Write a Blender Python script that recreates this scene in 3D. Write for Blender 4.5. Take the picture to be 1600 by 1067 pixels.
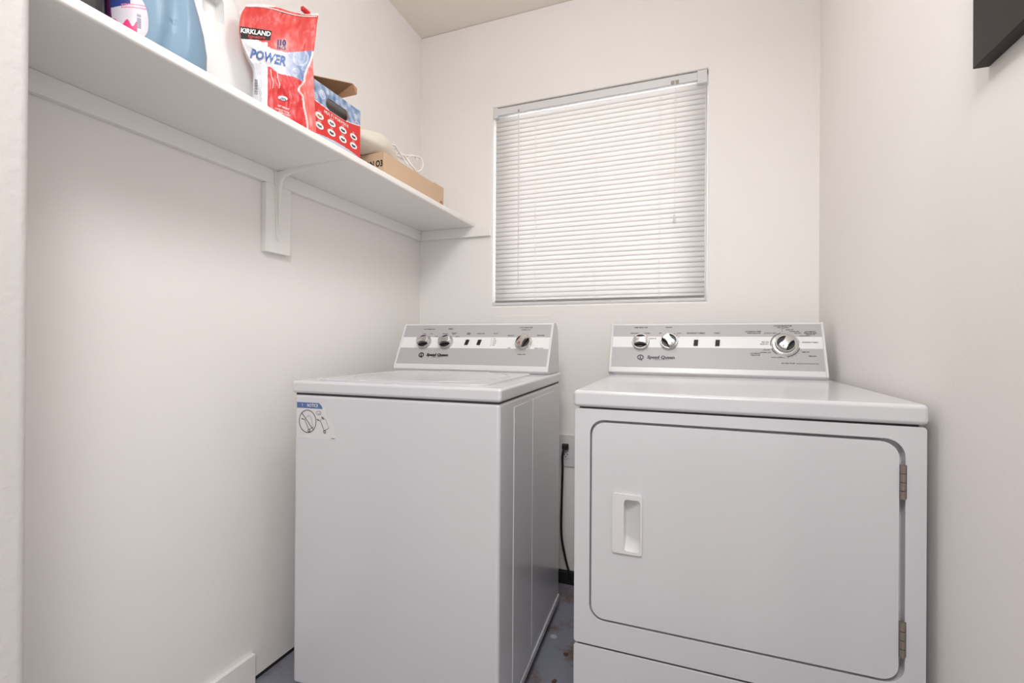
import bpy, bmesh, math, random
from mathutils import Vector, Matrix, noise
from mathutils.geometry import tessellate_polygon
random.seed(4)
S = bpy.context.scene
COL = S.collection
for o in list(bpy.data.objects): bpy.data.objects.remove(o)

# ---------------------------------------------------------------- camera, world, lights, exposure
CAM = Vector((1.2348, -1.9826, 1.0393)); F = 729.4113
ya, pi_, ro = math.radians(20.7079), math.radians(-0.1077), math.radians(0.3648)
FW = Vector((-math.sin(ya)*math.cos(pi_), math.cos(ya)*math.cos(pi_), -math.sin(pi_)))
RT0 = Vector((math.cos(ya), math.sin(ya), 0)); UP0 = RT0.cross(FW)
RT = RT0*math.cos(ro)+UP0*math.sin(ro); UP = -RT0*math.sin(ro)+UP0*math.cos(ro)
cd = bpy.data.cameras.new('camera'); cd.lens = F/1600*36; cd.sensor_width = 36; cd.clip_start = .02
cam = bpy.data.objects.new('camera', cd); COL.objects.link(cam)
m = Matrix((RT, UP, -FW)).transposed().to_4x4(); m.translation = CAM; cam.matrix_world = m
S.camera = cam
def at(px, py, ax, val):                      # the point of the plane  ax = val  seen there in the photograph
    R = FW*F+RT*(px-800)+UP*(533.5-py); i = 'xyz'.index(ax)
    return CAM+R*((val-CAM[i])/R[i])

w = bpy.data.worlds.new('sky'); S.world = w; w.use_nodes = True
w.node_tree.nodes['Background'].inputs[0].default_value = (1.0, 1.0, 1.0, 1)
w.node_tree.nodes['Background'].inputs[1].default_value = 5.6
def area(name, loc, rot, sx, sy, power, col, spread=math.pi):
    l = bpy.data.lights.new(name, 'AREA'); l.shape = 'RECTANGLE'; l.size = sx; l.size_y = sy
    l.energy = power; l.color = col; l.spread = spread
    o = bpy.data.objects.new(name, l); COL.objects.link(o); o.location = loc; o.rotation_euler = rot
    return o
def globe(name, loc, rad, power, col):
    l = bpy.data.lights.new(name, 'POINT'); l.shadow_soft_size = rad; l.energy = power; l.color = col
    o = bpy.data.objects.new(name, l); COL.objects.link(o); o.location = loc
globe('ceiling_globe_light', (.95, -1.05, 2.28), .11, 9.0, (1, 1, 1))
area('doorway_fill_light', (1.2, -2.2, 2.35), (math.radians(50), 0, 0), .6, .4, 20.5, (1, 1, 1))  # added fill behind the camera, aimed into the room; no known lamp hangs there
area('hall_fill_light', (1.5, -3.9, 1.15), (math.radians(90), 0, 0), 2.4, 2.0, 10, (.94, .98, 1))  # added broad fill from the hall end; the wall there has no window
area('hall_side_fill_light', (2.7, -2.9, 1.1), (math.radians(90), 0, math.radians(50)), 1.4, 1.8, 10, (1, 1, 1))  # added side fill for the left wall and shelf underside, not a window
vs = S.view_settings; vs.view_transform = 'Standard'; vs.look = 'None'; vs.gamma = 1; vs.use_curve_mapping = False
vs.exposure = 0.0

# ---------------------------------------------------------------- materials
def lin(c):
    return tuple((x/255/12.92 if x/255 <= .04045 else ((x/255+.055)/1.055)**2.4) for x in c)+(1,)
def mat(name, rgb, rough=.5, metal=0, coat=0, bump=0, bscale=300, spec=.5, mottled=0, bdist=.001):
    M = bpy.data.materials.new(name); M.use_nodes = True; nt = M.node_tree; b = nt.nodes['Principled BSDF']
    b.inputs['Base Color'].default_value = lin(rgb); b.inputs['Roughness'].default_value = rough
    b.inputs['Metallic'].default_value = metal; b.inputs['Coat Weight'].default_value = coat
    b.inputs['Coat Roughness'].default_value = .12; b.inputs['Specular IOR Level'].default_value = spec
    tc = nt.nodes.new('ShaderNodeTexCoord')
    if bump:
        n = nt.nodes.new('ShaderNodeTexNoise'); n.inputs['Scale'].default_value = bscale; n.inputs['Detail'].default_value = 3
        bp_ = nt.nodes.new('ShaderNodeBump'); bp_.inputs['Strength'].default_value = bump; bp_.inputs['Distance'].default_value = bdist
        nt.links.new(tc.outputs['Object'], n.inputs['Vector']); nt.links.new(n.outputs['Fac'], bp_.inputs['Height'])
        nt.links.new(bp_.outputs['Normal'], b.inputs['Normal'])
    n2 = nt.nodes.new('ShaderNodeTexNoise'); n2.inputs['Scale'].default_value = 6; n2.inputs['Detail'].default_value = 4
    mx = nt.nodes.new('ShaderNodeMix'); mx.data_type = 'RGBA'
    k = max(.02, mottled); a = lin(rgb)
    mx.inputs[6].default_value = (a[0]*(1-k), a[1]*(1-k), a[2]*(1-k), 1); mx.inputs[7].default_value = tuple(min(1, v*(1+k*.5)) for v in a[:3])+(1,)
    nt.links.new(tc.outputs['Object'], n2.inputs['Vector']); nt.links.new(n2.outputs['Fac'], mx.inputs[0]); nt.links.new(mx.outputs[2], b.inputs['Base Color'])
    return M
WALL = mat('wall_paint', (245, 241, 238), .55, bump=.25, bscale=170, bdist=.0012)
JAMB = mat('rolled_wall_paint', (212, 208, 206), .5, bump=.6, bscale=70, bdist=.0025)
CEIL = mat('ceiling_paint', (243, 235, 225), .7, bump=.4, bscale=90)
TRIM = mat('trim_paint', (244, 241, 238), .32, bump=.12, bscale=120)
ENAM = mat('white_enamel', (216, 215, 219), .24, coat=.5)
ENAM2 = mat('white_plastic', (224, 223, 224), .3)
GREY = mat('grey_panel', (182, 178, 181), .42)
STRIPE = mat('white_stripe', (232, 232, 232), .35)
CHROME = mat('satin_silver', (205, 203, 200), .24, metal=.85)
DARKR = mat('dark_recess', (52, 46, 48), .35)
BLACK = mat('black_plastic', (16, 14, 15), .6)
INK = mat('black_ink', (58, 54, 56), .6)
INKL = mat('grey_ink', (112, 108, 112), .6)
LOGOK = mat('black_logo_ink', (18, 18, 20), .4)
SEAM = mat('dark_seam', (70, 66, 68), .6)
STEEL = mat('hinge_steel', (150, 140, 132), .38, metal=.7)
VINYL = mat('blind_vinyl', (240, 238, 236), .4)
CARD = mat('cardboard', (212, 182, 152), .8, bump=.2, bscale=220, mottled=.05)
CARDI = mat('brown_cardboard_inside', (166, 128, 96), .85, bump=.2, bscale=220, mottled=.06)
CREAM = mat('cream_cloth', (226, 217, 205), .9, bump=.5, bscale=240)
CORD = mat('white_cord', (246, 242, 238), .7)
RED = mat('red_print', (214, 52, 50), .4)
WHITEP = mat('white_print', (242, 240, 238), .45)
NAVY = mat('navy_print', (36, 56, 120), .45)
BLUEP = mat('blue_print', (84, 116, 172), .45)
PINKP = mat('pink_print', (214, 40, 110), .45)
BRONZE = mat('dark_bronze', (46, 40, 39), .5, spec=.3, mottled=.12)
COVE = mat('black_cove', (30, 28, 30), .6)
NOTB = mat('notice_blue', (88, 112, 164), .5)
PAPER = mat('sticker_film', (221, 219, 222), .3)

def translucent(M, amt, col):
    nt = M.node_tree; b = nt.nodes['Principled BSDF']; t = nt.nodes.new('ShaderNodeBsdfTranslucent'); t.inputs[0].default_value = lin(col)
    mx = nt.nodes.new('ShaderNodeMixShader'); mx.inputs[0].default_value = amt
    nt.links.new(b.outputs[0], mx.inputs[1]); nt.links.new(t.outputs[0], mx.inputs[2]); nt.links.new(mx.outputs[0], nt.nodes['Material Output'].inputs[0])
translucent(VINYL, .35, (252, 250, 250))
BLUEB = mat('pale_blue_bottle', (134, 164, 188), .42, coat=.1)
translucent(BLUEB, .15, (150, 190, 220))
JUG = mat('white_jug_plastic', (236, 235, 234), .4)
DARKB = mat('black_bottle_plastic', (24, 22, 24), .45)
VC = mat('printed_film', (200, 60, 60), .42, coat=.08, bump=.5, bscale=45, bdist=.004)
def vcol(M):
    nt = M.node_tree; a = nt.nodes.new('ShaderNodeVertexColor'); a.layer_name = 'print'
    nt.links.new(a.outputs[0], nt.nodes['Principled BSDF'].inputs['Base Color'])
vcol(VC)
VCB = mat('printed_card', (200, 60, 60), .45); vcol(VCB)
# floor: blue grey painted concrete with rusty stains
FLOOR = mat('painted_concrete', (116, 118, 130), .45, bump=.2, bscale=60)
nt = FLOOR.node_tree; b = nt.nodes['Principled BSDF']; tc = nt.nodes.new('ShaderNodeTexCoord')
n1 = nt.nodes.new('ShaderNodeTexNoise'); n1.inputs['Scale'].default_value = 5.5; n1.inputs['Detail'].default_value = 8; n1.inputs['Roughness'].default_value = .7
r1 = nt.nodes.new('ShaderNodeValToRGB'); r1.color_ramp.elements[0].position = .50; r1.color_ramp.elements[1].position = .62
r1.color_ramp.elements[0].color = lin((134, 136, 148)); r1.color_ramp.elements[1].color = lin((112, 88, 76))
nt.links.new(tc.outputs['Object'], n1.inputs['Vector']); nt.links.new(n1.outputs['Fac'], r1.inputs[0]); nt.links.new(r1.outputs[0], b.inputs['Base Color'])
# clear window glass
GLASS = bpy.data.materials.new('window_glass'); GLASS.use_nodes = True; nt = GLASS.node_tree; nt.nodes.clear()
ou = nt.nodes.new('ShaderNodeOutputMaterial'); tr = nt.nodes.new('ShaderNodeBsdfTransparent'); gl = nt.nodes.new('ShaderNodeBsdfGlossy'); gl.inputs['Roughness'].default_value = .02
fr = nt.nodes.new('ShaderNodeFresnel'); mx = nt.nodes.new('ShaderNodeMixShader')
nt.links.new(fr.outputs[0], mx.inputs[0]); nt.links.new(tr.outputs[0], mx.inputs[1]); nt.links.new(gl.outputs[0], mx.inputs[2]); nt.links.new(mx.outputs[0], ou.inputs[0])

# ---------------------------------------------------------------- helpers
def obj(name, bm, m, parent=None, smooth=False, bevel=0, seg=2, ang=30):
    me = bpy.data.meshes.new(name); bmesh.ops.recalc_face_normals(bm, faces=bm.faces) if not getattr(bm, 'x', 0) else None
    bm.to_mesh(me); bm.free()
    for mm in (m if isinstance(m, (list, tuple)) else [m]): me.materials.append(mm)
    o = bpy.data.objects.new(name, me); COL.objects.link(o)
    if parent: o.parent = parent
    if smooth or bevel:
        for p in me.polygons: p.use_smooth = True
    if bevel:
        bv = o.modifiers.new('bevel', 'BEVEL'); bv.width = bevel; bv.segments = seg; bv.limit_method = 'ANGLE'; bv.angle_limit = math.radians(ang); bv.harden_normals = True
        me.set_sharp_from_angle(angle=math.radians(75))
    elif smooth:
        me.set_sharp_from_angle(angle=math.radians(smooth if smooth > 1 else 40))
    return o
def thing(name, label, cat, loc=(0, 0, 0), rz=0, group=None):
    o = bpy.data.objects.new(name, None); COL.objects.link(o); o.location = loc; o.rotation_euler = (0, 0, rz); o.empty_display_size = .05
    o['label'] = label; o['category'] = cat
    if group: o['group'] = group
    return o
def tag(o, label, cat, group=None):
    o['label'] = label; o['category'] = cat
    if group: o['group'] = group
    return o
def struct(o): o['kind'] = 'structure'; return o
ID = Matrix.Identity(4)
def box(bm, lo, hi, M=ID, mi=0):
    vs_ = [bm.verts.new(M@Vector((x, y, z))) for x in (lo[0], hi[0]) for y in (lo[1], hi[1]) for z in (lo[2], hi[2])]
    for f in ((0, 1, 3, 2), (4, 6, 7, 5), (0, 4, 5, 1), (2, 3, 7, 6), (0, 2, 6, 4), (1, 5, 7, 3)):
        q = bm.faces.new([vs_[i] for i in f]); q.material_index = mi
def B(lo, hi, M=ID):
    bm = bmesh.new(); box(bm, lo, hi, M); return bm
def prism(bm, outer, holes, h0, h1, M=ID, mi=0):          # polygon (with holes) in local xy, from z=h0 to z=h1
    loops = [outer]+list(holes); pts = [p for l in loops for p in l]
    tris = tessellate_polygon([[Vector((p[0], p[1], 0)) for p in l] for l in loops])
    a = [bm.verts.new(M@Vector((p[0], p[1], h0))) for p in pts]; b_ = [bm.verts.new(M@Vector((p[0], p[1], h1))) for p in pts]
    for t in tris:
        for V, fl in ((a, 0), (b_, 1)):
            try: bm.faces.new([V[i] for i in (t if fl else t[::-1])]).material_index = mi
            except ValueError: pass
    k = 0
    for l in loops:
        n = len(l)
        for i in range(n):
            j = (i+1) % n
            bm.faces.new((a[k+i], a[k+j], b_[k+j], b_[k+i])).material_index = mi
        k += n
def flat(bm, pts, M=ID, h=0, mi=0):
    bm.faces.new([bm.verts.new(M@Vector((p[0], p[1], h))) for p in pts]).material_index = mi
def ell(cx, cy, rx, ry=None, n=32, a0=0, a1=2*math.pi):
    ry = ry or rx; full = abs(a1-a0-2*math.pi) < 1e-6
    return [(cx+rx*math.cos(a0+(a1-a0)*i/(n if full else n-1)), cy+ry*math.sin(a0+(a1-a0)*i/(n if full else n-1))) for i in range(n)]
def rrect(x0, y0, x1, y1, r, n=6):
    o = []
    for cx, cy, a in ((x1-r, y1-r, 0), (x0+r, y1-r, 90), (x0+r, y0+r, 180), (x1-r, y0+r, 270)):
        o += [(cx+r*math.cos(math.radians(a+90*i/n)), cy+r*math.sin(math.radians(a+90*i/n))) for i in range(n+1)]
    return o
def tube(bm, pts, r, n=8, mi=0, sub=6, closed=False):
    P = [Vector(p) for p in pts]
    if sub > 1 and len(P) > 2:
        Q = []
        for i in range(len(P)-1):
            p0 = P[max(i-1, 0)]; p1 = P[i]; p2 = P[i+1]; p3 = P[min(i+2, len(P)-1)]
            for k in range(sub):
                t = k/sub; Q.append(.5*((2*p1)+(p2-p0)*t+(2*p0-5*p1+4*p2-p3)*t*t+(3*p1-p0-3*p2+p3)*t**3))
        Q.append(P[-1]); P = Q
    R = r if callable(r) else (lambda t: r)
    rings = []; nrm = None
    for i, p in enumerate(P):
        d = (P[min(i+1, len(P)-1)]-P[max(i-1, 0)]).normalized()
        if nrm is None: nrm = d.orthogonal().normalized()
        nrm = (nrm-d*nrm.dot(d)).normalized(); bn = d.cross(nrm); rr = R(i/(len(P)-1))
        rings.append([bm.verts.new(p+(nrm*math.cos(2*math.pi*k/n)+bn*math.sin(2*math.pi*k/n))*rr) for k in range(n)])
    for a, b_ in zip(rings, rings[1:]):
        for k in range(n): bm.faces.new((a[k], a[(k+1) % n], b_[(k+1) % n], b_[k])).material_index = mi
    bm.faces.new(rings[0][::-1]).material_index = mi; bm.faces.new(rings[-1]).material_index = mi
def loft(bm, rings, cap=True, mi=0):
    V = [[bm.verts.new(p) for p in r] for r in rings]; n = len(V[0])
    for a, b_ in zip(V, V[1:]):
        for k in range(n): bm.faces.new((a[k], a[(k+1) % n], b_[(k+1) % n], b_[k])).material_index = mi
    if cap: bm.faces.new(V[0][::-1]).material_index = mi; bm.faces.new(V[-1]).material_index = mi
def lathe(bm, prof, M=ID, n=40, mi=0, cap=True):
    loft(bm, [[M@Vector((r*math.cos(2*math.pi*k/n), r*math.sin(2*math.pi*k/n), h)) for k in range(n)] for r, h in prof], cap, mi)
_tc = {}
def textmesh(s, size, bold=0, shear=0):
    k = (s, size, bold, shear)
    if k in _tc: return _tc[k]
    c = bpy.data.curves.new('t', 'FONT'); c.body = s; c.size = size; c.align_x = 'CENTER'; c.align_y = 'CENTER'; c.offset = bold*size; c.shear = shear
    c.resolution_u = 2
    o = bpy.data.objects.new('t', c); COL.objects.link(o); dg = bpy.context.evaluated_depsgraph_get(); dg.update()
    me = bpy.data.meshes.new_from_object(o.evaluated_get(dg))
    r = ([(v.co.x, v.co.y) for v in me.vertices], [tuple(p.vertices) for p in me.polygons])
    bpy.data.objects.remove(o); bpy.data.curves.remove(c); bpy.data.meshes.remove(me); _tc[k] = r
    return r
def text(bm, s, size, x, y, M=ID, h=0, rot=0, bold=0, shear=0, mi=0, fn=None, sx=1):
    V, Fc = textmesh(s, size, bold, shear); ca, sa_ = math.cos(rot), math.sin(rot); vv = []
    for a, b_ in V:
        a *= sx; X, Y = x+a*ca-b_*sa_, y+a*sa_+b_*ca
        vv.append(bm.verts.new(fn(X, Y) if fn else M@Vector((X, Y, h))))
    for f in Fc:
        try: bm.faces.new([vv[i] for i in f]).material_index = mi
        except ValueError: pass
def stroke(bm, pts, wd, M=ID, h=0, mi=0, closed=False):     # flat line of given width
    P = [Vector(p) for p in pts]
    if closed: P.append(P[0])
    for a, b_ in zip(P, P[1:]):
        d = (b_-a); 
        if d.length < 1e-7: continue
        n = Vector((-d.y, d.x)).normalized()*wd/2; e = d.normalized()*wd*.25
        flat(bm, [a-e-n, b_+e-n, b_+e+n, a-e+n], M, h, mi)

# ---------------------------------------------------------------- room shell
XR, ZC = 1.6783, 2.53; YF0, YF1 = -1.700, -1.578       # front wall, in whose opening the camera stands
WX0, WX1, WZ0, WZ1 = .385, 1.302, 1.205, 2.121
struct(obj('floor', B((-1.4, YF0, -.05), (3.4, .20, 0)), FLOOR))
struct(obj('floor_hall', B((-1.4, -4.2, -.05), (3.4, YF0, 0)), mat('pale_hall_bounce', (222, 216, 210), .5)))  # unseen floor, made pale to bounce light up under the shelf
struct(obj('ceiling', B((-1.4, -4.2, ZC), (3.4, .20, ZC+.05)), CEIL))
bm = bmesh.new()
MXZ = Matrix(((1, 0, 0, 0), (0, 0, 1, 0), (0, 1, 0, 0), (0, 0, 0, 1)))   # local (x,y,h) -> (x,h,z)
prism(bm, [(-.1, .05), (XR+.12, .05), (XR+.12, ZC), (-.1, ZC)], [[(WX0, WZ0), (WX1, WZ0), (WX1, WZ1), (WX0, WZ1)]], 0, .20, MXZ)
struct(obj('wall_back', bm, WALL, bevel=.006, seg=3))
struct(obj('wall_left', B((-.12, YF1, .012), (0, 0, ZC)), WALL))
struct(obj('wall_right', B((XR, YF1, 0), (XR+.12, 0, ZC)), WALL))
struct(obj('wall_front_left', B((-1.4, YF0, 0), (.3, YF1, ZC)), JAMB, bevel=.014, seg=5))
struct(obj('wall_front_right', B((1.56, YF0, 0), (3.4, YF1, ZC)), JAMB, bevel=.014, seg=5))
struct(obj('wall_front_header', B((.3, YF0, 2.2), (1.56, YF1, ZC)), JAMB))
struct(obj('wall_hall_left', B((-1.4, -4.2, 0), (-1.3, YF0, ZC)), WALL))
struct(obj('wall_hall_right', B((3.3, -4.2, 0), (3.4, YF0, ZC)), WALL))
struct(obj('wall_hall_rear', B((-1.4, -4.2, 0), (3.4, -4.1, ZC)), WALL))
struct(obj('baseboard_left', B((0, YF1, .004), (.015, -.931, .093)), TRIM, bevel=.002))
bm = bmesh.new(); box(bm, (0, -.016, 0), (XR, .1, .05)); struct(obj('trim_1', bm, COVE))
struct(obj('trim_2', B((-.02, YF1, 0), (-.001, 0, .012)), COVE))
# window set into the back wall
def rectframe(bm, x0, x1, z0, z1, t, y0, y1):
    prism(bm, [(x0, z0), (x1, z0), (x1, z1), (x0, z1)], [[(x0+t, z0+t), (x1-t, z0+t), (x1-t, z1-t), (x0+t, z1-t)]], y0, y1, MXZ)
bm = bmesh.new(); rectframe(bm, WX0, WX1, WZ0, WZ1, .012, .100, .150)
win = struct(obj('window_1', bm, ENAM2, bevel=.003))
bm = bmesh.new(); rectframe(bm, WX0+.012, WX1-.012, WZ0+.012, WZ1-.012, .012, .115, .135)
obj('window_sash', bm, ENAM2, win)
obj('window_pane', B((WX0+.02, .122, WZ0+.02), (WX1-.02, .126, WZ1-.02)), GLASS, win)

# ---------------------------------------------------------------- window blind
bl = thing('window_blind', 'closed white horizontal slat mini blind filling the window recess', 'blind', (.845, .02, 1.21))
def L(p, o=Vector((.845, .02, 1.21))): return (p[0]-o[0], p[1]-o[1], p[2]-o[2])
bx0, bx1 = .394, 1.293
obj('head_rail', B(L((bx0, .004, 2.083)), L((bx1, .036, 2.1165))), ENAM2, bl, bevel=.003)
for x0, x1 in ((.386, .408), (1.262, 1.298)):
    bm = bmesh.new(); box(bm, L((x0, .0, 2.068 if x0 > 1 else 2.072)), L((x1, .040, 2.119)))
    obj('mounting_bracket', bm, ENAM2, bl, bevel=.002)
bm = bmesh.new(); N = 42; zt, zb = 2.066, 1.236; tilt = math.radians(74)
for i in range(N):
    z = zt-(zt-zb)*i/(N-1); sag = .0015*math.sin(i*1.7)
    rows = []
    for k in range(7):
        u = (k/6-.5)*.029; cr = .0024*(1-(u/.0145)**2)
        y = .02+u*math.cos(tilt)-cr*math.sin(tilt); zz = z+u*math.sin(tilt)+cr*math.cos(tilt)*0
        rows.append([bm.verts.new(L((bx0+(bx1-bx0)*q/6, y, zz+sag*.3*math.sin(q)))) for q in range(7)])
    for a, b_ in zip(rows, rows[1:]):
        for q in range(6): bm.faces.new((a[q], a[q+1], b_[q+1], b_[q]))
sl = obj('slats', bm, VINYL, bl, smooth=60)
so = sl.modifiers.new('solid', 'SOLIDIFY'); so.thickness = .0005
obj('bottom_rail', B(L((bx0-.004, .008, 1.2085)), L((bx1+.002, .034, 1.222))), ENAM2, bl, bevel=.003)
bm = bmesh.new()
for i in range(3): box(bm, L((bx0, .008, 1.2235+.0035*i)), L((bx1, .032, 1.2243+.0035*i)))
obj('stacked_slats', bm, ENAM2, bl)
for x in (.588, .859, 1.12):
    bm = bmesh.new()
    for y in (.0055, .034): tube(bm, [L((x, y, 2.08)), L((x, y, 1.215))], .0007, 5)
    if x != .859: tube(bm, [L((x+.004, .0045, 2.08)), L((x+.004, .0045, 1.215))], .0006, 5)
    obj('ladder_cord', bm, CORD, bl)
bm = bmesh.new(); tube(bm, [L((.511, -.002, 2.082)), L((.513, -.006, 2.06)), L((.514, -.003, 1.295))], .0022, 6, sub=1)
wd = obj('tilt_wand', bm, ENAM2, bl, smooth=True)
bm = bmesh.new(); tube(bm, [L((.511, .004, 2.092)), L((.511, -.003, 2.090)), L((.511, -.003, 2.078))], .0022, 6, sub=2)
obj('wand_hook', bm, STEEL, bl)
bm = bmesh.new(); 
for dx in (-.0015, .0015): tube(bm, [L((1.18+dx, .002, 2.088)), L((1.18+dx, -.003, 2.07)), L((1.179, -.003, 1.56))], .0008, 5, sub=1)
obj('pull_cord', bm, CORD, bl)
bm = bmesh.new(); lathe(bm, [(.0015, .018), (.003, .014), (.004, -.004), (.0065, -.016), (.0058, -.018)], Matrix.Translation(L((1.179, -.004, 1.54))), 14)
obj('cord_tassel', bm, mat('clear_tassel_plastic', (222, 218, 228), .15), bl, smooth=True)
bm = bmesh.new(); box(bm, L((1.163, .002, 2.084)), L((1.176, .0045, 2.098))); box(bm, L((1.180, .002, 2.084)), L((1.193, .0045, 2.098)))
obj('cord_lock', bm, STEEL, bl, bevel=.001)

# ---------------------------------------------------------------- shelf, ledger, bracket
SX, SZ, ST = .299, 1.598, .023
sh = obj('wall_shelf', B((0, YF1+.004, SZ-ST), (SX, -.001, SZ)), TRIM, bevel=.006, seg=4)
tag(sh, 'long white painted shelf board along the left wall', 'shelf')
LZ0, LZ1 = 1.5295, SZ-ST
t = thing('shelf_cleat', 'white painted support cleat under the shelf running round the corner', 'shelf support', (0, 0, LZ0))
obj('side_ledger', B((0, YF1+.004, 0), (.019, 0, LZ1-LZ0)), TRIM, t, bevel=.0015)
obj('end_ledger', B((.019, -.019, 0), (.379, 0, LZ1-LZ0)), TRIM, t, bevel=.0015)
obj('backing_board', B((0, -.911, 1.315-LZ0), (.020, -.815, .0)), TRIM, t, bevel=.002)
t = thing('shelf_bracket', 'white steel angle bracket screwed to the board under the shelf', 'bracket', (.02, -.866, LZ1))
def legs(bm, w0, w1, th, tip_v, tip_h):
    # flat straps tapering to the tips: down the board and out under the shelf
    n = 10
    for kind in (0, 1):
        Ln = tip_v if kind == 0 else tip_h
        a = []
        for i in range(n+1):
            s = i/n; hw = (w0*(1-s)+w1*s)/2; d = s*Ln
            a.append((d, hw))
        out = [(d, hw) for d, hw in a]+[(Ln+w1*.4, 0)]+[(d, -hw) for d, hw in a[::-1]]
        if kind == 0: M = Matrix(((0, 0, 1, 0), (0, 1, 0, 0), (-1, 0, 0, 0), (0, 0, 0, 1)))
        else: M = Matrix(((1, 0, 0, 0), (0, 1, 0, 0), (0, 0, -1, 0), (0, 0, 0, 1)))
        prism(bm, out, [], 0, th, M)
bm = bmesh.new(); legs(bm, .030, .016, .0025, .215, .262)
obj('strap', bm, TRIM, t, bevel=.0008)
# raised rib: deep at the corner, fading to both tips
bm = bmesh.new(); out = []
n = 14; tv, th_ = .20, .245
prof = [(.0, -tv)]
rib = [(.0025, -.205), (.005, -.195), (.008, -.150), (.011, -.10), (.015, -.055), (.019, -.032), (.030, -.021), (.055, -.016), (.11, -.011), (.17, -.007), (.235, -.0045), (.25, -.0025)]
poly = [(0.001, -.205)]+rib+[(.25, -.001), (.001, -.001)]
# cross-section widths taper away from the corner
rings = []
inner = [(.002, -.205+.2*min(1, i/5)) if i < 6 else (.002+.248*(i-5)/6, -.002) for i in range(12)]
for (ox, oz), (ix, iz), k in zip(rib, inner, range(12)):
    s = abs(k-5.5)/5.5; hw = .0085*(1-s)+.003*s; o_, i_ = Vector((ox, 0, oz)), Vector((ix, 0, iz))
    r = []
    for q, wv in ((0, 1), (.55, .95), (.85, .7), (1, .3)): r.append((i_.lerp(o_, q))+Vector((0, -hw*wv, 0)))
    for q, wv in ((1, .3), (.85, .7), (.55, .95), (0, 1)): r.append((i_.lerp(o_, q))+Vector((0, hw*wv, 0)))
    rings.append(r)
loft(bm, rings)
obj('rib', bm, TRIM, t, smooth=50)
for p, M in (((.003, 0, -.208), Matrix.Rotation(math.pi/2, 4, 'Y')), ((.003, 0, -.02), Matrix.Rotation(math.pi/2, 4, 'Y')), ((.255, 0, -.003), Matrix.Rotation(math.pi, 4, 'Y'))):
    bm = bmesh.new(); lathe(bm, [(.005, -.001), (.005, .001), (.003, .0022), (.001, .0022)], Matrix.Translation(p)@M, 14)
    obj('screw', bm, TRIM, t, smooth=True)

# ---------------------------------------------------------------- knobs and consoles
def knob(M, parent, ang, r=.031, dial=0, red=False, mark=True):
    bm = bmesh.new(); k = r/.031
    if dial: lathe(bm, [(dial, 0), (dial, .002), (dial-.002, .0035), (r+.001, .0045), (.005, .0045)], M, 48)
    lathe(bm, [(.0305*k, .001), (.031*k, .004), (.0285*k, .014), (.0275*k, .0155), (.0262*k, .0155), (.0252*k, .013), (.0250*k, .007), (.004, .007)], M, 48)
    R = M@Matrix.Rotation(ang, 4, 'Z'); Lh = .0268*k
    def ring(h, sc, drop):
        pts = []; ts = [-1, -.97, -.85, -.6, -.3, 0, .3, .6, .85, .97, 1]
        for sgn in (1, -1):
            for tt in (ts if sgn > 0 else ts[::-1]):
                x = tt*Lh*sc; wv = (.0100+.0085*abs(tt)**2)*k*sc
                lim = math.sqrt(max(0, (Lh*sc*1.0)**2-x*x))
                pts.append(R@Vector((x, sgn*max(min(wv, lim), .0004), h-drop*tt*tt)))
        return pts
    loft(bm, [ring(.006, 1, 0), ring(.030, .97, .005), ring(.0330, .93, .005), ring(.0340, .86, .005)])
    o = obj('knob', bm, CHROME, parent, smooth=38); o['label'] = 'satin silver control knob'
    bm = bmesh.new(); lathe(bm, [(.0249*k, .0068), (.0249*k, .0078), (.004, .0078)], M, 40)
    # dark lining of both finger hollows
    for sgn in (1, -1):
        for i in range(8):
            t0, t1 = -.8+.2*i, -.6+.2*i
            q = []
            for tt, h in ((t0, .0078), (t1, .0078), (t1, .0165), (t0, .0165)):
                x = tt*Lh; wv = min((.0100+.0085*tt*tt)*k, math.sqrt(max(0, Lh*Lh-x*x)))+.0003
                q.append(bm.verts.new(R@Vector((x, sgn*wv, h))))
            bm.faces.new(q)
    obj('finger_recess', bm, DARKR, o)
    if red:
        bm = bmesh.new(); lathe(bm, [(.0035, .0), (.0035, .0008), (.001, .0008)], R@Matrix.Translation((-.016*k, 0, .0322)), 16)
        obj('red_dot', bm, mat('red_dot_paint', (196, 60, 54), .4), o)
    elif mark:
        bm = bmesh.new(); prism(bm, [(-.0025, -.0018), (.0025, 0), (-.0025, .0018)], [], 0, .0006, R@Matrix.Translation((-.017*k, 0, .0320)))
        obj('pointer_mark', bm, INK, o)
    return o
def frame(O, qd):    # local (p,q,h) on the sloping console face
    q = Vector(qd).normalized(); p = Vector((1, 0, 0)); n = p.cross(q)
    M = Matrix((p, q, n)).transposed().to_4x4(); M.translation = O; return M
def logo(bm, cx, cy, M, mi=0, s=1):
    R = .0105*s
    prism(bm, ell(cx, cy, R*1.12, R, 32), [ell(cx, cy, R*.74, R*.58, 32)], .0012, .0016, M, mi)
    prism(bm, [(cx+.0005*s, cy-.004*s), (cx+.0035*s, cy-.004*s), (cx+.0065*s, cy-.0135*s), (cx+.0035*s, cy-.0135*s)], [], .0012, .0016, M, mi)
    prism(bm, ell(cx-.0005*s, cy+.003*s, .0022*s, n=12), [], .0012, .0016, M, mi)
    prism(bm, [(cx-.0035*s, cy-.005*s), (cx+.0025*s, cy-.005*s), (cx+.001*s, cy+.002*s), (cx-.002*s, cy+.002*s)], [], .0012, .0016, M, mi)
    text(bm, 'Speed Queen', .0155*s, cx+.0705*s, cy+.0005, M, .0019, bold=.06, shear=.12, mi=mi, sx=1.10)
    text(bm, 'COMMERCIAL HEAVY DUTY', .0042*s, cx+.073*s, cy-.0085*s, M, .0017, bold=.005, mi=mi)

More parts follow.
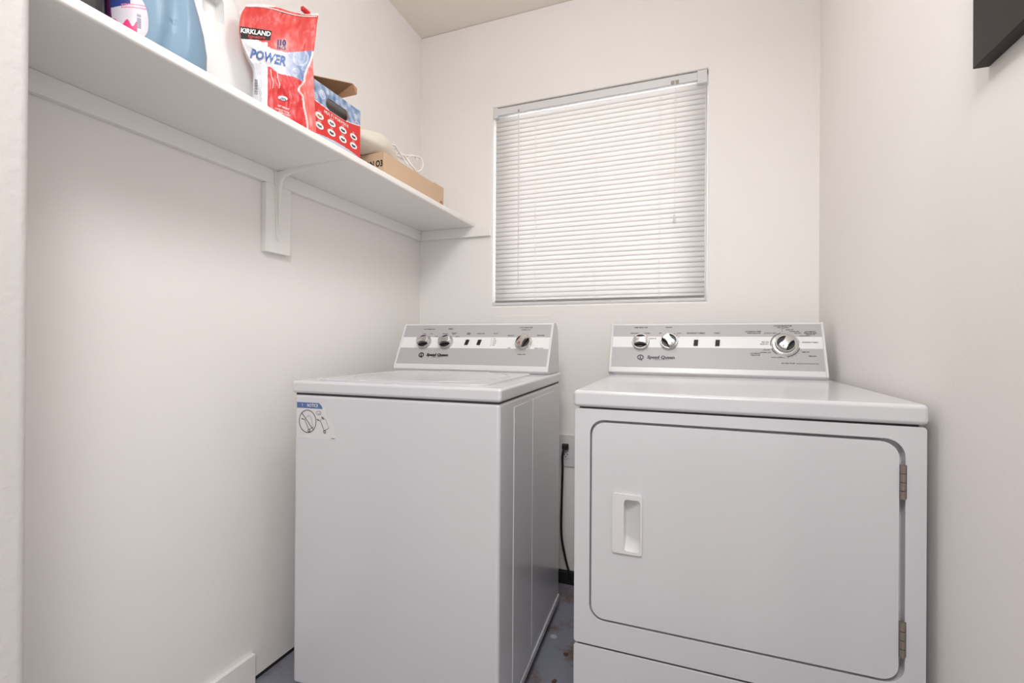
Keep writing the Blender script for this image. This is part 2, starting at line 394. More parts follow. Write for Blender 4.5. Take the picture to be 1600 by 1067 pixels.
def console(parent, x0, x1, yb, yt, yback, z0, zf, z1, kind):
    # closed profile extruded along x; body with side cheeks
    prof = [(yb+.006, z0), (yb-.004, z0+.010), (yb, zf), (yt-.003, z1-.003), (yt+.004, z1+.001), (yt+.03, z1-.001), (yt+.05, z1-.012), (yback-.012, z1-.03), (yback, z0+.06), (yback, z0)]
    MYZ = Matrix(((0, 0, 1, 0), (1, 0, 0, 0), (0, 1, 0, 0), (0, 0, 0, 1)))
    bm = bmesh.new(); prism(bm, [(a, b_) for a, b_ in prof], [], x0+.006, x1-.006, MYZ)
    body = obj('console', bm, ENAM2, parent, bevel=.0025)
    # end caps a little larger than the body
    for xa, xb in ((x0, x0+.007), (x1-.007, x1)):
        bm = bmesh.new(); cy, cz = sum(a for a, _ in prof)/len(prof), (z0+z1)/2
        pr = [(a+(.0025 if a > cy else -.0025), b_+(.0015 if b_ > cz else 0)) for a, b_ in prof]
        prism(bm, pr, [], xa, xb, MYZ); obj('end_cap', bm, ENAM2, parent, bevel=.0025)
    qd = Vector((0, yt-.003-yb, z1-.003-zf)); Ln = qd.length; W = x1-x0
    M = frame((x0, yb, zf), qd)
    bm = bmesh.new()
    s0, s1, g1 = (.42, .64, .985) if kind == 'w' else (.40, .635, .985)
    g0 = .035; s0, s1 = (.076, .124) if kind == 'w' else (.082, .124)
    prism(bm, [(.009, g0*Ln), (W-.009, g0*Ln), (W-.009, s0), (.009, s0)], [], 0, .001, M, 0)
    prism(bm, [(.009, s0), (W-.009, s0), (W-.009, s1), (.009, s1)], [], 0, .001, M, 1)
    prism(bm, [(.009, s1), (W-.009, s1), (W-.009, g1*Ln), (.009, g1*Ln)], [], 0, .001, M, 0)
    return M, Ln, W, bm
def finish_plate(bm, parent): fp = obj('face_plate', bm, [GREY, STRIPE, INK], parent); fp['label'] = 'grey control plate with white band'
def switch(M, parent, p, q, slant):
    bm = bmesh.new(); s = slant
    prism(bm, [(p-.008-s, q-.0115), (p+.006-s, q-.0115), (p+.008+s, q+.0115), (p-.006+s, q+.0115)], [], .001, .004, M)
    o = obj('rocker_switch', bm, BLACK, parent, bevel=.0008); o['label'] = 'black rocker switch'
def lettering(M, bm, items):
    for s, p, q, size in items: text(bm, s, size*1.08, p, q, M, .0014, bold=.03, mi=2)

# ---------------------------------------------------------------- washer
sa = math.radians(2.3615)
W = thing('washing_machine', 'white top-loading washing machine with a notice sticker, standing left of the dryer', 'washing machine', (.1464, -.9266, 0), sa)
WW, WD, WT, WL = .65, .70, .9255, .8877
bm = bmesh.new(); box(bm, (.004, .004, .035), (WW-.003, WD, WL-.004))
obj('cabinet', bm, ENAM, W, bevel=.010, seg=4)
# right flank: front return strip, raised pressed panel and hem flange
bm = bmesh.new()
MYZ = Matrix(((0, 0, 1, 0), (1, 0, 0, 0), (0, 1, 0, 0), (0, 0, 0, 1)))
prism(bm, rrect(.118, .062, .300, .862, .006, 3), [], WW-.004, WW-.0012, MYZ)
prism(bm, rrect(.306, .088, .604, .862, .006, 3), [], WW-.004, WW-.0012, MYZ)
prism(bm, [(.02, .038), (WD-.004, .038), (WD-.004, .058), (.02, .058)], [], WW-.004, WW+.0005, MYZ)
obj('side_panel', bm, ENAM, W, bevel=.0012)
for a in (.03, .31, .59):
    bm = bmesh.new(); lathe(bm, [(.004, -.001), (.004, .0012), (.001, .0012)], Matrix.Translation((WW, a, .048))@Matrix.Rotation(math.pi/2, 4, 'Y'), 10); obj('screw', bm, STEEL, W)
obj('seam', B((.008, .008, WL-.006), (WW-.008, WD-.004, WL+.002)), SEAM, W)
# top deck with low rounded front, dished round the lid
bm = bmesh.new(); box(bm, (-.002, -.003, WL), (WW+.002, WD+.002, WT-.002))
obj('top_deck', bm, ENAM, W, bevel=.009, seg=4)
bm = bmesh.new()
o1 = rrect(.055, .022, WW-.055, .500, .05, 8)
prism(bm, o1, [], WT-.004, WT+.0035, ID)
lid = obj('lid', bm, ENAM, W, bevel=.003, seg=3, ang=20)
bm = bmesh.new()
prism(bm, rrect(.085, .060, WW-.085, .470, .17, 14), [rrect(.091, .066, WW-.091, .464, .165, 14)], WT+.003, WT+.0048, ID)
obj('lid_bead', bm, ENAM, lid, bevel=.0008)
bm = bmesh.new(); box(bm, (WW*.5-.1, .505, WT-.003), (WW*.5+.1, .514, WT+.004)); obj('hinge_cover', bm, ENAM2, W, bevel=.002)
for x in (.05, WW-.05):
    for y in (.05, WD-.05):
        bm = bmesh.new(); lathe(bm, [(.018, 0), (.02, .008), (.008, .012), (.008, .05)], Matrix.Translation((x, y, 0)), 16); obj('foot', bm, BLACK, W)
M, Ln, cw, plate = console(W, .008, .643, .525, .612, .690, .924, .948, 1.112, 'w')
off = -.013            # photo measurements start at the lip, the plate a little above it
knob(M, W, math.radians(10), .031) if False else None
for p, a, rd in ((.112, 8, 0), (.208, 8, 0)): knob(M@Matrix.Translation((p, .104+off*.3, 0)), W, math.radians(a), .0305, mark=False)
knob(M@Matrix.Translation((.527, .101, 0)), W, math.radians(62), .0305, dial=.0335, red=True)
switch(M, W, .297, .101, .001); switch(M, W, .348, .101, .001)
bm = bmesh.new(); logo(bm, .112, .044, M); lg = obj('maker_logo', bm, LOGOK, W); lg['label'] = 'black printed maker logo'
T = .0062
lettering(M, plate, [('WASH TEMPERATURE', .119, .160, T*.78), ('SPEEDS', .214, .161, T), ('COLD', .101, .139, T*.8), ('HOT', .134, .139, T*.8), ('REGULAR', .195, .139, T*.8),
    ('DELICATE', .234, .142, T*.8), ('AUTO', .234, .137, T*.7), ('EXTRA', .297, .142, T*.8), ('RINSE', .297, .137, T*.8), ('SIGNAL TIME', .348, .140, T*.8), ('STATUS', .410, .140, T*.8),
    ('GENTLE', .251, .126, T*.7), ('WARM', .159, .126, T*.7), ('CYCLE SELECTOR', .528, .166, T), ('NORMAL ECO', .529, .156, T*.85), ('DELICATE', .473, .131, T*.85), ('PERM PRESS', .590, .132, T*.85),
    ('OFF', .474, .078, T*.85), ('HEAVY DUTY', .590, .078, T*.85), ('RINSE / SPIN', .527, .052, T*.85), ('FILL', .410, .117, T*.75), ('WASH', .411, .108, T*.75), ('RINSE', .411, .099, T*.75), ('SPIN', .410, .090, T*.75)])
bm = plate
for q in (.117, .108, .099, .090): prism(bm, ell(.398, q, .0013, n=8), [], .001, .0016, M, 2)
for k in range(12):
    a = math.radians(30*k+15); c, s = math.cos(a), math.sin(a); stroke(bm, [(.527+.036*c, .101+.036*s), (.527+.041*c, .101+.041*s)], .0006, M, .0014, 2)
finish_plate(plate, W)
# notice sticker, lower left of the lid line, torn at its right edge
MF = Matrix(((1, 0, 0, 0), (0, 0, -1, 0.004), (0, 1, 0, 0), (0, 0, 0, 1)))
bm = bmesh.new()
prism(bm, [(.014, .757), (.152, .757), (.152, .770), (.143, .800), (.120, .826), (.118, .848), (.014, .848)], [], 0, .0004, MF, 0)
prism(bm, [(.014, .844), (.106, .844), (.101, .853), (.092, .8605), (.014, .8605)], [], 0, .0006, MF, 1)
def st(pts, w_=.0011, closed=False): stroke(bm, pts, w_*1.35, MF, .0010, 2, closed)
cx, cy = .053, .806
st(ell(cx, cy, .030, .0325, 40), .0015, True); st([(cx-.021, cy+.023), (cx+.021, cy-.023)], .0015)
for ox in (0, .055):
    st([(ox+.034, .812), (ox+.043, .810), (ox+.057, .782)], .0012); st([(ox+.057, .782), (ox+.074, .791)], .0009)
    st(ell(ox+.0585, .779, .0036, n=16), .0014, True); flat(bm, [(ox+.031, .8145), (ox+.038, .8125), (ox+.038, .8095), (ox+.031, .8115)], MF, .0007, 2)
    if ox == 0: st([(.044, .812), (.057, .824), (.065, .818), (.073, .792)], .0005)
    else: st([(.099, .812), (.108, .821), (.118, .812), (.127, .792)], .0006)
st(ell(.092, .832, .0085, .0055, 20), .0007, True); st([(.103, .821), (.110, .815)], .0022); st([(.091, .828), (.094, .832), (.097, .828)], .0006)
text(bm, 'NOTICE', .0125, .0705, .8525, MF, .0014, bold=.012, mi=3, sx=.85)
text(bm, '!', .010, .034, .8528, MF, .0008, bold=.02, mi=3)
stroke(bm, [(.137, .762), (.148, .762)], .0016, MF, .0008, 2)
s_ = obj('notice_sticker', bm, [PAPER, NOTB, INK, WHITEP], W); s_['label'] = 'torn sticker with blue NOTICE band and hand truck drawings'

# ---------------------------------------------------------------- dryer
DX, DY, DWd, DD = .9782, -.8737, .6833, .715
D = thing('clothes_dryer', 'wide white front-loading clothes dryer with a hinged door, right of the washer', 'clothes dryer', (DX, DY, 0), 0)
MD = Matrix(((1, 0, 0, 0), (0, 0, -1, 0), (0, 1, 0, 0), (0, 0, 0, 1)))       # local (x,z,out) in front of y=0
KZ = .3174; PL = .8859
dx0, dx1, dz0, dz1 = .043, .639, .388, .851
bm = bmesh.new(); box(bm, (.004, .022, .02), (DWd-.004, DD, PL-.004)); obj('cabinet', bm, ENAM, D, bevel=.006)
bm = bmesh.new()
prism(bm, rrect(.001, KZ+.003, DWd-.001, PL-.004, .006, 3), [rrect(dx0-.005, dz0-.006, dx1+.010, dz1+.006, .034, 8)], -.024, -.001, MD)
obj('front_panel', bm, ENAM, D, bevel=.004, seg=4, ang=40)
bm = bmesh.new(); prism(bm, rrect(.001, .030, DWd-.001, KZ-.002, .006, 3), [], -.024, -.001, MD)
obj('kick_panel', bm, ENAM, D, bevel=.006, seg=4, ang=40)
obj('seam', B((.010, .004, KZ-.01), (DWd-.010, .021, KZ+.01)), SEAM, D); obj('seam', B((.010, .012, PL-.02), (DWd-.010, .3, PL+.001)), SEAM, D)
# door with the pocket of the handle cut in
hx0, hx1, hz0, hz1 = .092, .160, .552, .690
px0, px1, pz0, pz1 = .119, .1555, .559, .678
bm = bmesh.new(); prism(bm, rrect(dx0, dz0, dx1, dz1, .030, 8), [[(px0, pz0), (px1, pz0), (px1, pz1), (px0, pz1)]], -.020, .0005, MD)
door = obj('door', bm, ENAM, D, bevel=.005, seg=4, ang=50)
bm = bmesh.new()      # handle: framed plate with a scooped pocket
n = 24; cols = []
prism(bm, rrect(hx0, hz0, hx1, hz1, .006, 4), [rrect(px0, pz0, px1, pz1, .008, 6)], .0, .006, MD)
rows = []
for j in range(n+1):
    v = j/n; z = pz0-.001+(pz1-pz0+.002)*v; row = []
    for i in range(n+1):
        u = i/n; x = px0-.001+(px1-px0+.002)*u
        d = .024*min(1, (1-u)*1.15)**.8*min(1, u*14)*min(1, (v if v > 0 else 0)*5, (1-v)*9)
        row.append(bm.verts.new(MD@Vector((x, z, .0042-d))))
    rows.append(row)
for a, b_ in zip(rows, rows[1:]):
    for i in range(n): bm.faces.new((a[i], a[i+1], b_[i+1], b_[i]))
h = obj('door_handle', bm, ENAM2, door, bevel=.002, seg=3, ang=50); h['label'] = 'white recessed pull handle'
for z0_, z1_ in ((.742, .808), (.438, .506)):
    bm = bmesh.new(); L_ = z1_-z0_
    for i in range(4):
        a = z0_+L_*i/4+.0006; b_ = z0_+L_*(i+1)/4-.0006
        lathe(bm, [(.0046, a), (.0046, b_)], Matrix.Translation((dx1+.005, -.002, 0)), 14)
    box(bm, (dx1-.006, .0005, z0_), (dx1+.004, .003, z1_)); box(bm, (dx1+.005, .001, z0_), (dx1+.012, .003, z1_))
    hg = obj('hinge', bm, STEEL, door, smooth=40); hg['label'] = 'exposed steel barrel hinge'
bm = bmesh.new(); box(bm, (-.003, -.003, PL), (DWd+.002, DD+.002, .9266-.001))
obj('top_deck', bm, ENAM, D, bevel=.009, seg=4)
for x in (.05, DWd-.05):
    for y in (.06, DD-.05):
        bm = bmesh.new(); lathe(bm, [(.018, 0), (.02, .008), (.008, .012), (.008, .03)], Matrix.Translation((x, y, 0)), 16); obj('foot', bm, BLACK, D)
M, Ln, cw, plate = console(D, -.017, .672, .6237, .690, .714, .925, .948, 1.111, 'd')
knob(M@Matrix.Translation((.110, .101, 0)), D, math.radians(0), .031, mark=False)
knob(M@Matrix.Translation((.208, .103, 0)), D, math.radians(128), .031)
knob(M@Matrix.Translation((.573, .096, 0)), D, math.radians(55), .031, dial=.040)
switch(M, D, .298, .100, 0); switch(M, D, .368, .100, 0)
bm = bmesh.new(); logo(bm, .111, .043, M); lg = obj('maker_logo', bm, mat('grey_logo_ink', (60, 58, 64), .4), D); lg['label'] = 'dark grey printed maker logo'
lettering(M, plate, [('TEMP SELECTOR', .108, .160, T), ('SIGNAL', .207, .160, T), ('PERM PRESS', .086, .137, T*.8), ('NORMAL', .132, .137, T*.8), ('DELICATE', .152, .116, T*.8), ('OFF', .177, .137, T*.8), ('LOUD', .242, .137, T*.8),
    ('EXTENDED TUMBLE', .298, .137, T), ('START', .367, .137, T), ('CYCLE SELECTOR', .570, .163, T), ('TURN TO START', .570, .157, T*.7), ('AUTOMATIC PERM', .480, .143, T*.85), ('PRESS REGULAR', .482, .137, T*.85),
    ('EXTENDED TUMBLE', .532, .137, T*.62), ('MORE DRY', .590, .149, T*.7), ('NORMAL DRY', .603, .143, T*.7), ('LESS DRY', .612, .137, T*.7), ('COOL DOWN', .631, .127, T*.7), ('AUTOMATIC', .648, .142, T*.8), ('REGULAR AND', .648, .137, T*.8), ('DELICATES', .648, .132, T*.8),
    ('EXTENDED TUMBLE', .645, .104, T*.75), ('TIME DRY', .630, .070, T*.8), ('TIME DRY', .648, .056, T*.8), ('NO HEAT FLUFF', .578, .030, T*.8), ('CLEAN LINT FILTER BEFORE EACH LOAD', .633, .030, T*.52),
    ('VERY DRY', .515, .104, T*.75), ('MORE DRY', .512, .097, T*.75), ('LESS DRY', .518, .076, T*.75), ('NORMAL DRY', .515, .067, T*.75), ('AUTOMATIC', .484, .063, T*.8), ('DELICATES', .484, .057, T*.8), ('COOL DOWN', .547, .050, T*.8)])
bm = plate
for a0, a1 in ((105, 185), (200, 232), (275, 345), (10, 40)):
    A = ell(.573, .096, .0425, .0425, 18, math.radians(a0), math.radians(a1)); wdt = .0022 if a0 != 10 else .001
    stroke(bm, A, wdt, M, .0014, 2)
for k in range(7):
    a = math.radians(250+14*k); c, s = math.cos(a), math.sin(a); text(bm, str(10*(k+1)), .0042, .573+.049*c, .096+.047*s, M, .0014, mi=2)
for a in (60, 45, 30): 
    a = math.radians(a); c, s = math.cos(a), math.sin(a); stroke(bm, [(.208+.035*c, .103+.035*s), (.208+.041*c, .103+.041*s)], .0014, M, .0014, 2)
stroke(bm, [(.567, .139), (.567, .154), (.575, .154)], .0009, M, .0014, 2)
finish_plate(plate, D)

# ---------------------------------------------------------------- outlet, cord, cover plate, wall panel
t = thing('wall_outlet', 'white double outlet on the back wall between the two machines', 'outlet', (.741, 0, .5715))
bm = bmesh.new(); prism(bm, rrect(-.036, -.068, .036, .068, .003, 3), [], 0, .006, MD); obj('cover_plate', bm, ENAM2, t, bevel=.002)
for z in (-.020, .020):
    bm = bmesh.new(); prism(bm, rrect(-.016, z-.014, .016, z+.014, .009, 5), [], .006, .0085, MD); r_ = obj('socket', bm, ENAM2, t)
    if z < 0:
        bm = bmesh.new(); flat(bm, [(-.008, z), (-.0055, z), (-.0055, z+.008), (-.008, z+.008)], MD, .0088); flat(bm, [(.0055, z), (.008, z), (.008, z+.009), (.0055, z+.009)], MD, .0088); flat(bm, ell(0, z-.006, .0025, n=12), MD, .0088)
        obj('slots', bm, BLACK, r_)
t = thing('power_cord', 'black appliance power cord hanging from the outlet to the floor', 'cord', (.741, -.02, .59))
o_ = Vector((.741, -.02, .59))
bm = bmesh.new(); loft(bm, [[Vector((.741+sx*a, y, .592+sz*b_))-o_ for sx, sz in ((-1, -1), (1, -1), (1, 1), (-1, 1))] for y, a, b_ in ((-.0092, .013, .011), (-.022, .014, .013), (-.034, .011, .011), (-.040, .007, .007))])
obj('plug', bm, BLACK, t, bevel=.003)
bm = bmesh.new(); tube(bm, [Vector(p)-o_ for p in ((.742, -.034, .590), (.738, -.044, .575), (.734, -.042, .55), (.735, -.04, .50), (.732, -.04, .371), (.731, -.04, .234), (.743, -.04, .154), (.766, -.04, .068), (.80, -.045, .02), (.86, -.05, .007), (.90, -.04, .007))], .0048, 10)
obj('cable', bm, BLACK, t, smooth=True)
bm = bmesh.new(); prism(bm, [(.396, .99), (.674, .99), (.674, 1.160), (.396, 1.160)], [], -.0025, 0, MXZ)
cp = tag(obj('utility_cover', bm, WALL, bevel=.001), 'painted-over flat utility cover on the back wall behind the washer console', 'cover plate')
t = thing('wall_art', 'dark brown framed panel hanging high on the right wall', 'picture', (XR, -1.19, 1.62))
MR = Matrix(((0, 0, -1, 0), (1, 0, 0, 0), (0, 1, 0, 0), (0, 0, 0, 1)))
bm = bmesh.new(); prism(bm, [(-.165, -.140), (.165, -.140), (.165, .165), (-.165, .165)], [ell(-.01, .02, .075, .105, 36)], 0, .021, MR)
obj('frame', bm, BRONZE, t, bevel=.002)
bm = bmesh.new(); prism(bm, [(-.12, -.11), (.11, -.11), (.11, .13), (-.12, .13)], [], .0, .006, MR)
obj('picture_sheet', bm, mat('pale_picture_sheet', (206, 212, 224), .4), t)

# ---------------------------------------------------------------- leaves on the floor
for i, (x, y, s, lb) in enumerate(((.860, -.46, .011, 'dry brown leaf scrap on the floor in the gap, farther back'), (.855, -.594, .009, 'small dry brown leaf scrap on the floor nearest the camera in the gap'))):
    bm = bmesh.new(); pts = [(x+s*rr_*math.cos(2*math.pi*k/14), y+s*1.1*rr_*math.sin(2*math.pi*k/14)) for k in range(14) for rr_ in (random.uniform(.4, 1),)]
    prism(bm, pts, [], .0005, .003); tag(obj('dry_leaf', bm, mat('dry_leaf_brown', (92, 66, 50), .8)), lb, 'leaf', 'leaf scraps on the floor')
bm = bmesh.new(); lathe(bm, [(.012, .0005), (.012, .003), (.009, .0035), (.008, .001)], Matrix.Translation((.795, -.385, 0)), 18)
tag(obj('plastic_washer', bm, mat('pale_plastic', (178, 180, 188), .3)), 'small pale plastic ring lying on the floor beside the washer', 'washer ring')

# ---------------------------------------------------------------- things on the shelf
def superloop(cy, cx, hy, hx, z, e=3, n=40):
    r = []
    for k in range(n):
        a = 2*math.pi*k/n; c, s = math.cos(a), math.sin(a)
        r.append(Vector((cx+hx*math.copysign(abs(c)**(2/e), c), cy+hy*math.copysign(abs(s)**(2/e), s), z)))
    return r
# black bottle at the left end
t = thing('black_bottle', 'black plastic bottle at the near end of the shelf, left of the blue bottle', 'bottle', (.17, -1.492, SZ))
bm = bmesh.new(); loft(bm, [superloop(0, 0, a, b_, z, 4) for z, a, b_ in ((.0005, .044, .070), (.006, .048, .078), (.17, .048, .078), (.20, .046, .070), (.225, .034, .045), (.24, .020, .020), (.262, .018, .018))])
obj('body', bm, DARKB, t, smooth=50)
bm = bmesh.new(); lathe(bm, [(.021, .258), (.022, .262), (.022, .29), (.019, .294), (.004, .294)], ID, 24); obj('cap', bm, BLACK, t, smooth=50)
# pale blue softener bottle, its broad flank towards the room
t = thing('fabric_softener_bottle', 'large pale blue plastic bottle with a white and pink label', 'bottle', (.17, -1.345, SZ))
prof = [(.0005, -.086, .086, .092), (.006, -.090, .0885, .098), (.03, -.090, .0925, .101), (.06, -.089, .093, .101), (.10, -.088, .087, .098), (.14, -.086, .078, .092), (.18, -.083, .068, .084), (.215, -.075, .055, .070), (.24, -.055, .040, .048), (.255, -.028, .026, .027), (.275, -.025, .025, .025)]
bm = bmesh.new(); rings = []
def interp(z):
    for a, b_ in zip(prof, prof[1:]):
        if z <= b_[0]:
            s = (z-a[0])/(b_[0]-a[0]); s = s*s*(3-2*s) if False else s
            return [a[i]+(b_[i]-a[i])*s for i in range(4)]
    return prof[-1]
def bottle_ring(z, n=96):
    _, y0, y1, hx = interp(z); c = (y0+y1)/2; hy = (y1-y0)/2; r = []
    for k in range(n):
        a = 2*math.pi*k/n; cc, ss = math.cos(a), math.sin(a)
        x = hx*math.copysign(abs(cc)**(2/3.2), cc); y = c+hy*math.copysign(abs(ss)**(2/3.2), ss)
        if x > 0 and z < .23:      # sculpted front: sunk band sweeping across between label panel and belly
            u = (y-y0)/(y1-y0); b0 = .40+.55*max(0, z-.0)/.25*.55; g = math.exp(-((u-b0)/.07)**2)
            g2 = max(0, min(1, (u-b0)/.10)) 
            x -= .010*g+.004*(1-g2)
        r.append(Vector((x, y, z)))
    return r
loft(bm, [bottle_ring(.0005+.2745*i/60) for i in range(61)])
obj('body', bm, BLUEB, t, smooth=60)
bm = bmesh.new(); lathe(bm, [(.027, .272), (.029, .276), (.028, .31), (.024, .314), (.004, .314)], ID, 24); obj('cap', bm, BLUEP, t, smooth=50)
# label: printed film wrapped on the left of the belly
bm = bmesh.new(); cl = bm.verts.layers.float_color.new('print'); G = 90
def labelx(y, z):
    _, y0, y1, hx = interp(z); c = (y0+y1)/2; hy = (y1-y0)/2; s = max(-1, min(1, (y-c)/hy))
    x = hx*(max(0, 1-abs(s)**3.2))**(1/3.2); u = (y-y0)/(y1-y0); b0 = .40+.55*z/.25*.55
    return x-.010*math.exp(-((u-b0)/.07)**2)-.004*(1-max(0, min(1, (u-b0)/.10)))+.0012
def lin3(c): return lin(c)
Ly0, Ly1, Lz0, Lz1 = -.088, -.048, .004, .100
def inlab(y, z):
    cyy = -.076; cz = .046
    dy = (y-cyy)/.027 if y > cyy else (y-cyy)/.05; dz = (z-cz)/(.040 if z < cz else .056)
    return abs(dy)**2.2+abs(dz)**2.4 <= 1
vg = {}
for i in range(G+1):
    for j in range(G+1):
        y = Ly0+(Ly1-Ly0)*i/G; z = Lz0+(Lz1-Lz0)*j/G
        if inlab(y, z):
            v = bm.verts.new((labelx(y, z), y, z)); c = (206, 200, 208)
            u_, w_ = (y-Ly0)/(Ly1-Ly0), (z-Lz0)/(Lz1-Lz0)
            if u_ < .42 and w_ > .62+.25*u_: c = (48, 64, 130)
            if u_ < .6 and w_ < .36+.06*math.sin(24*u_): c = (214, 44, 112)
            if u_ < .05: c = (100, 50, 96)
            if abs(w_-(.62+.12*u_)) < .012 and u_ > .2: c = (216, 120, 150)
            if abs(w_-(.68+.12*u_)) < .010 and u_ > .2: c = (216, 120, 150)
            if .58 < u_ < .72 and .28 < w_ < .60 and math.sin(w_*190)+.5*math.sin(w_*83) > 0: c = (60, 62, 100)
            v[cl] = lin(c); vg[i, j] = v
for i in range(G):
    for j in range(G):
        q = [(i, j), (i+1, j), (i+1, j+1), (i, j+1)]
        if all(k in vg for k in q): bm.faces.new([vg[k] for k in q])
lb = obj('label', bm, VCB, t, smooth=60); lb['label'] = 'white label with navy, pink and a barcode'
# white jug behind
t = thing('detergent_jug', 'large white plastic jug with a hollow handle, between blue bottle and red pouch', 'jug', (.085, -1.150, SZ))
secs = [(.0005, -.072, .106, .052), (.006, -.082, .117, .062), (.06, -.085, .120, .065), (.13, -.085, .119, .065), (.165, -.085, .104, .065), (.20, -.085, .080, .064), (.23, -.085, .068, .062), (.29, -.084, .062, .058), (.315, -.078, .056, .052), (.33, -.055, .045, .035)]
bm = bmesh.new(); loft(bm, [superloop((a+b_)/2, 0, (b_-a)/2, hx, z, 5, 48) for z, a, b_, hx in secs])
jb = obj('body', bm, JUG, t, smooth=60)
bm = bmesh.new(); prism(bm, rrect(-.055, .226, .001, .292, .010, 6), [], .030, .09, Matrix(((0, 0, 1, 0), (1, 0, 0, 0), (0, 1, 0, 0), (0, 0, 0, 1)))); cut = obj('cutter', bm, JUG, t)
bo_ = jb.modifiers.new('hollow', 'BOOLEAN'); bo_.object = cut; bo_.operation = 'DIFFERENCE'; bo_.solver = 'EXACT'
bpy.context.view_layer.update(); me_ = bpy.data.meshes.new_from_object(jb.evaluated_get(bpy.context.evaluated_depsgraph_get()))
jb.modifiers.clear(); jb.data = me_; bpy.data.objects.remove(cut)
bm = bmesh.new(); lathe(bm, [(.026, .329), (.027, .332), (.026, .365), (.022, .37), (.004, .37)], Matrix.Translation((0, .03, 0)), 24); obj('cap', bm, ENAM2, t, smooth=50)

# red detergent pouch -------------------------------------------------
PL_ = [(395, 158), (396, 135), (396, 105), (388, 88), (377, 62), (374, 42), (377, 22), (386, 7)]
PR_ = [(494, 208), (493, 181), (491, 150), (490, 118), (489, 95), (493, 60), (495, 40), (498, 21)]
TT = [0, .13, .32, .48, .64, .78, .89, 1]
def cat(P, t_):
    i = 0
    while i < len(TT)-2 and t_ > TT[i+1]: i += 1
    s = (t_-TT[i])/(TT[i+1]-TT[i]); p = [Vector(P[max(0, min(len(P)-1, i+k))]) for k in (-1, 0, 1, 2)]
    return .5*((2*p[1])+(p[2]-p[0])*s+(2*p[0]-5*p[1]+4*p[2]-p[3])*s*s+(3*p[1]-p[0]-3*p[2]+p[3])*s**3)
def ppx(s, t_):
    a, b_ = cat(PL_, t_), cat(PR_, t_); p = a.lerp(b_, s)
    p.y -= 3.6*math.sin(2*math.pi*s)*t_**5      # the crest sags to the right
    return p
PN = Vector((math.cos(math.radians(33)), -math.sin(math.radians(33)), 0)); PP = Vector((.286, -.990, SZ))     # the pouch faces the doorway
def pdx(s, t_):                                    # bulge of the film out of its plane
    x = .012*math.sin(math.pi*s)*(1-t_**3)+.012*t_*(1-t_)
    x += .0035*math.sin(9*s+5*t_)*math.sin(7*t_+2*s)+.006*max(0, 1-abs(s-.83+.25*(t_-.3))/.06)*(-1)*max(0, min(1, (.60-t_)/.12))
    x += .0045*noise.noise(Vector((s*5, t_*6, 1)))+.0022*noise.noise(Vector((s*14, t_*14, 4)))
    return x
def ppos(s, t_, lift=0):
    p = ppx(s, t_); r_ = FW*F+RT*(p.x-800)+UP*(533.5-p.y)
    P = CAM+r_*(((PP+PN*(pdx(s, t_)+lift))-CAM).dot(PN)/r_.dot(PN))
    if t_ <= 0: P.z = SZ+.001
    return P
OP = Vector((.23, -1.06, SZ))
def curve(x, pts):
    for a, b_ in zip(pts, pts[1:]):
        if x <= b_[0]: 
            s = (x-a[0])/(b_[0]-a[0]); s = s*s*(3-2*s); return a[1]+(b_[1]-a[1])*s
    return pts[-1][1]
top = [(370, 60), (395, 68), (410, 72), (440, 80), (447, 82), (465, 81), (488, 79)]       # lower rim of the red field
bot = [(370, 200), (418, 102), (419, 104), (440, 116), (455, 119), (475, 127), (480, 128), (499, 140)]   # upper rim of the lower red field
def pcol(x, y):
    edge = curve(y, [(0, 490), (80, 488), (125, 475), (140, 466), (152, 473), (200, 480), (220, 480)])
    if x > edge+1 and y > 80: 
        return (232, 104, 96) if abs(x-edge-1.5) > 1 else (240, 200, 196)
    if abs(x-edge) < 1 and y > 80: return (244, 216, 212)
    if y < curve(x, [(370, 14), (385, 10), (430, 11), (455, 16), (475, 23), (500, 24)]): return (236, 224, 222)
    if x < 418:
        if y > 98 and x < 409: return (176, 176, 184) if int(y*1.4) % 2 == 0 else (216, 214, 218)
        if y > curve(x, [(370, 56), (400, 62), (418, 70)]): return (230, 226, 226)
    if x >= 417.5 and y > curve(x, bot): return (204, 44, 46)
    if x >= 409 and y > curve(x, top):
        # silver-blue bubbles to the right, white to the left
        k = max(0, min(1, (x-440)/40)); c = [226+(104-226)*k, 228+(128-228)*k, 236+(174-236)*k]
        for bx, by, br in ((470, 90, 13), (462, 112, 6), (475, 106, 4), (481, 117, 4), (452, 100, 3)):
            d = math.hypot(x-bx, y-by)
            if d < br: f = .25 if d < br*.8 else .55; c = [v+(225-v)*f for v in c]
        return tuple(c)
    if x < 418 and y > 66: return (232, 228, 228)
    gl_ = math.exp(-((x-441)**2+(y-71)**2)/120)
    c = (208+34*gl_, 62+140*gl_, 58+140*gl_)
    k2 = .35*max(0, 1-abs(y-50)/30)*max(0, math.sin(x*.55))*max(0, (425-x)/50) if x < 425 else 0
    return tuple(v+(255-v)*k2 for v in c)
bm = bmesh.new(); cl = bm.verts.layers.float_color.new('print'); NS, NT = 130, 170; Fg, Bg = [], []
for j in range(NT+1):
    fr_, br_ = [], []
    for i in range(NS+1):
        s, t_ = i/NS, j/NT; p = ppx(s, t_); P = ppos(s, t_)
        v = bm.verts.new(P-OP); v[cl] = lin(pcol(p.x, p.y)); fr_.append(v)
    Fg.append(fr_)
    for i in range(0, NS+1):
        s, t_ = i/NS, j/NT
        th = .010+.070*(1-t_)**.7*(.08+.92*math.sin(math.pi*s)**.6) if t_ < 1 else .003
        th = max(th*(1-t_**5), .002)
        P = ppos(s, t_); v = bm.verts.new(P-PN*th-OP); v[cl] = lin((226, 84, 78) if s > .5 or t_ > .6 else (222, 220, 222)); br_.append(v)
    Bg.append(br_)
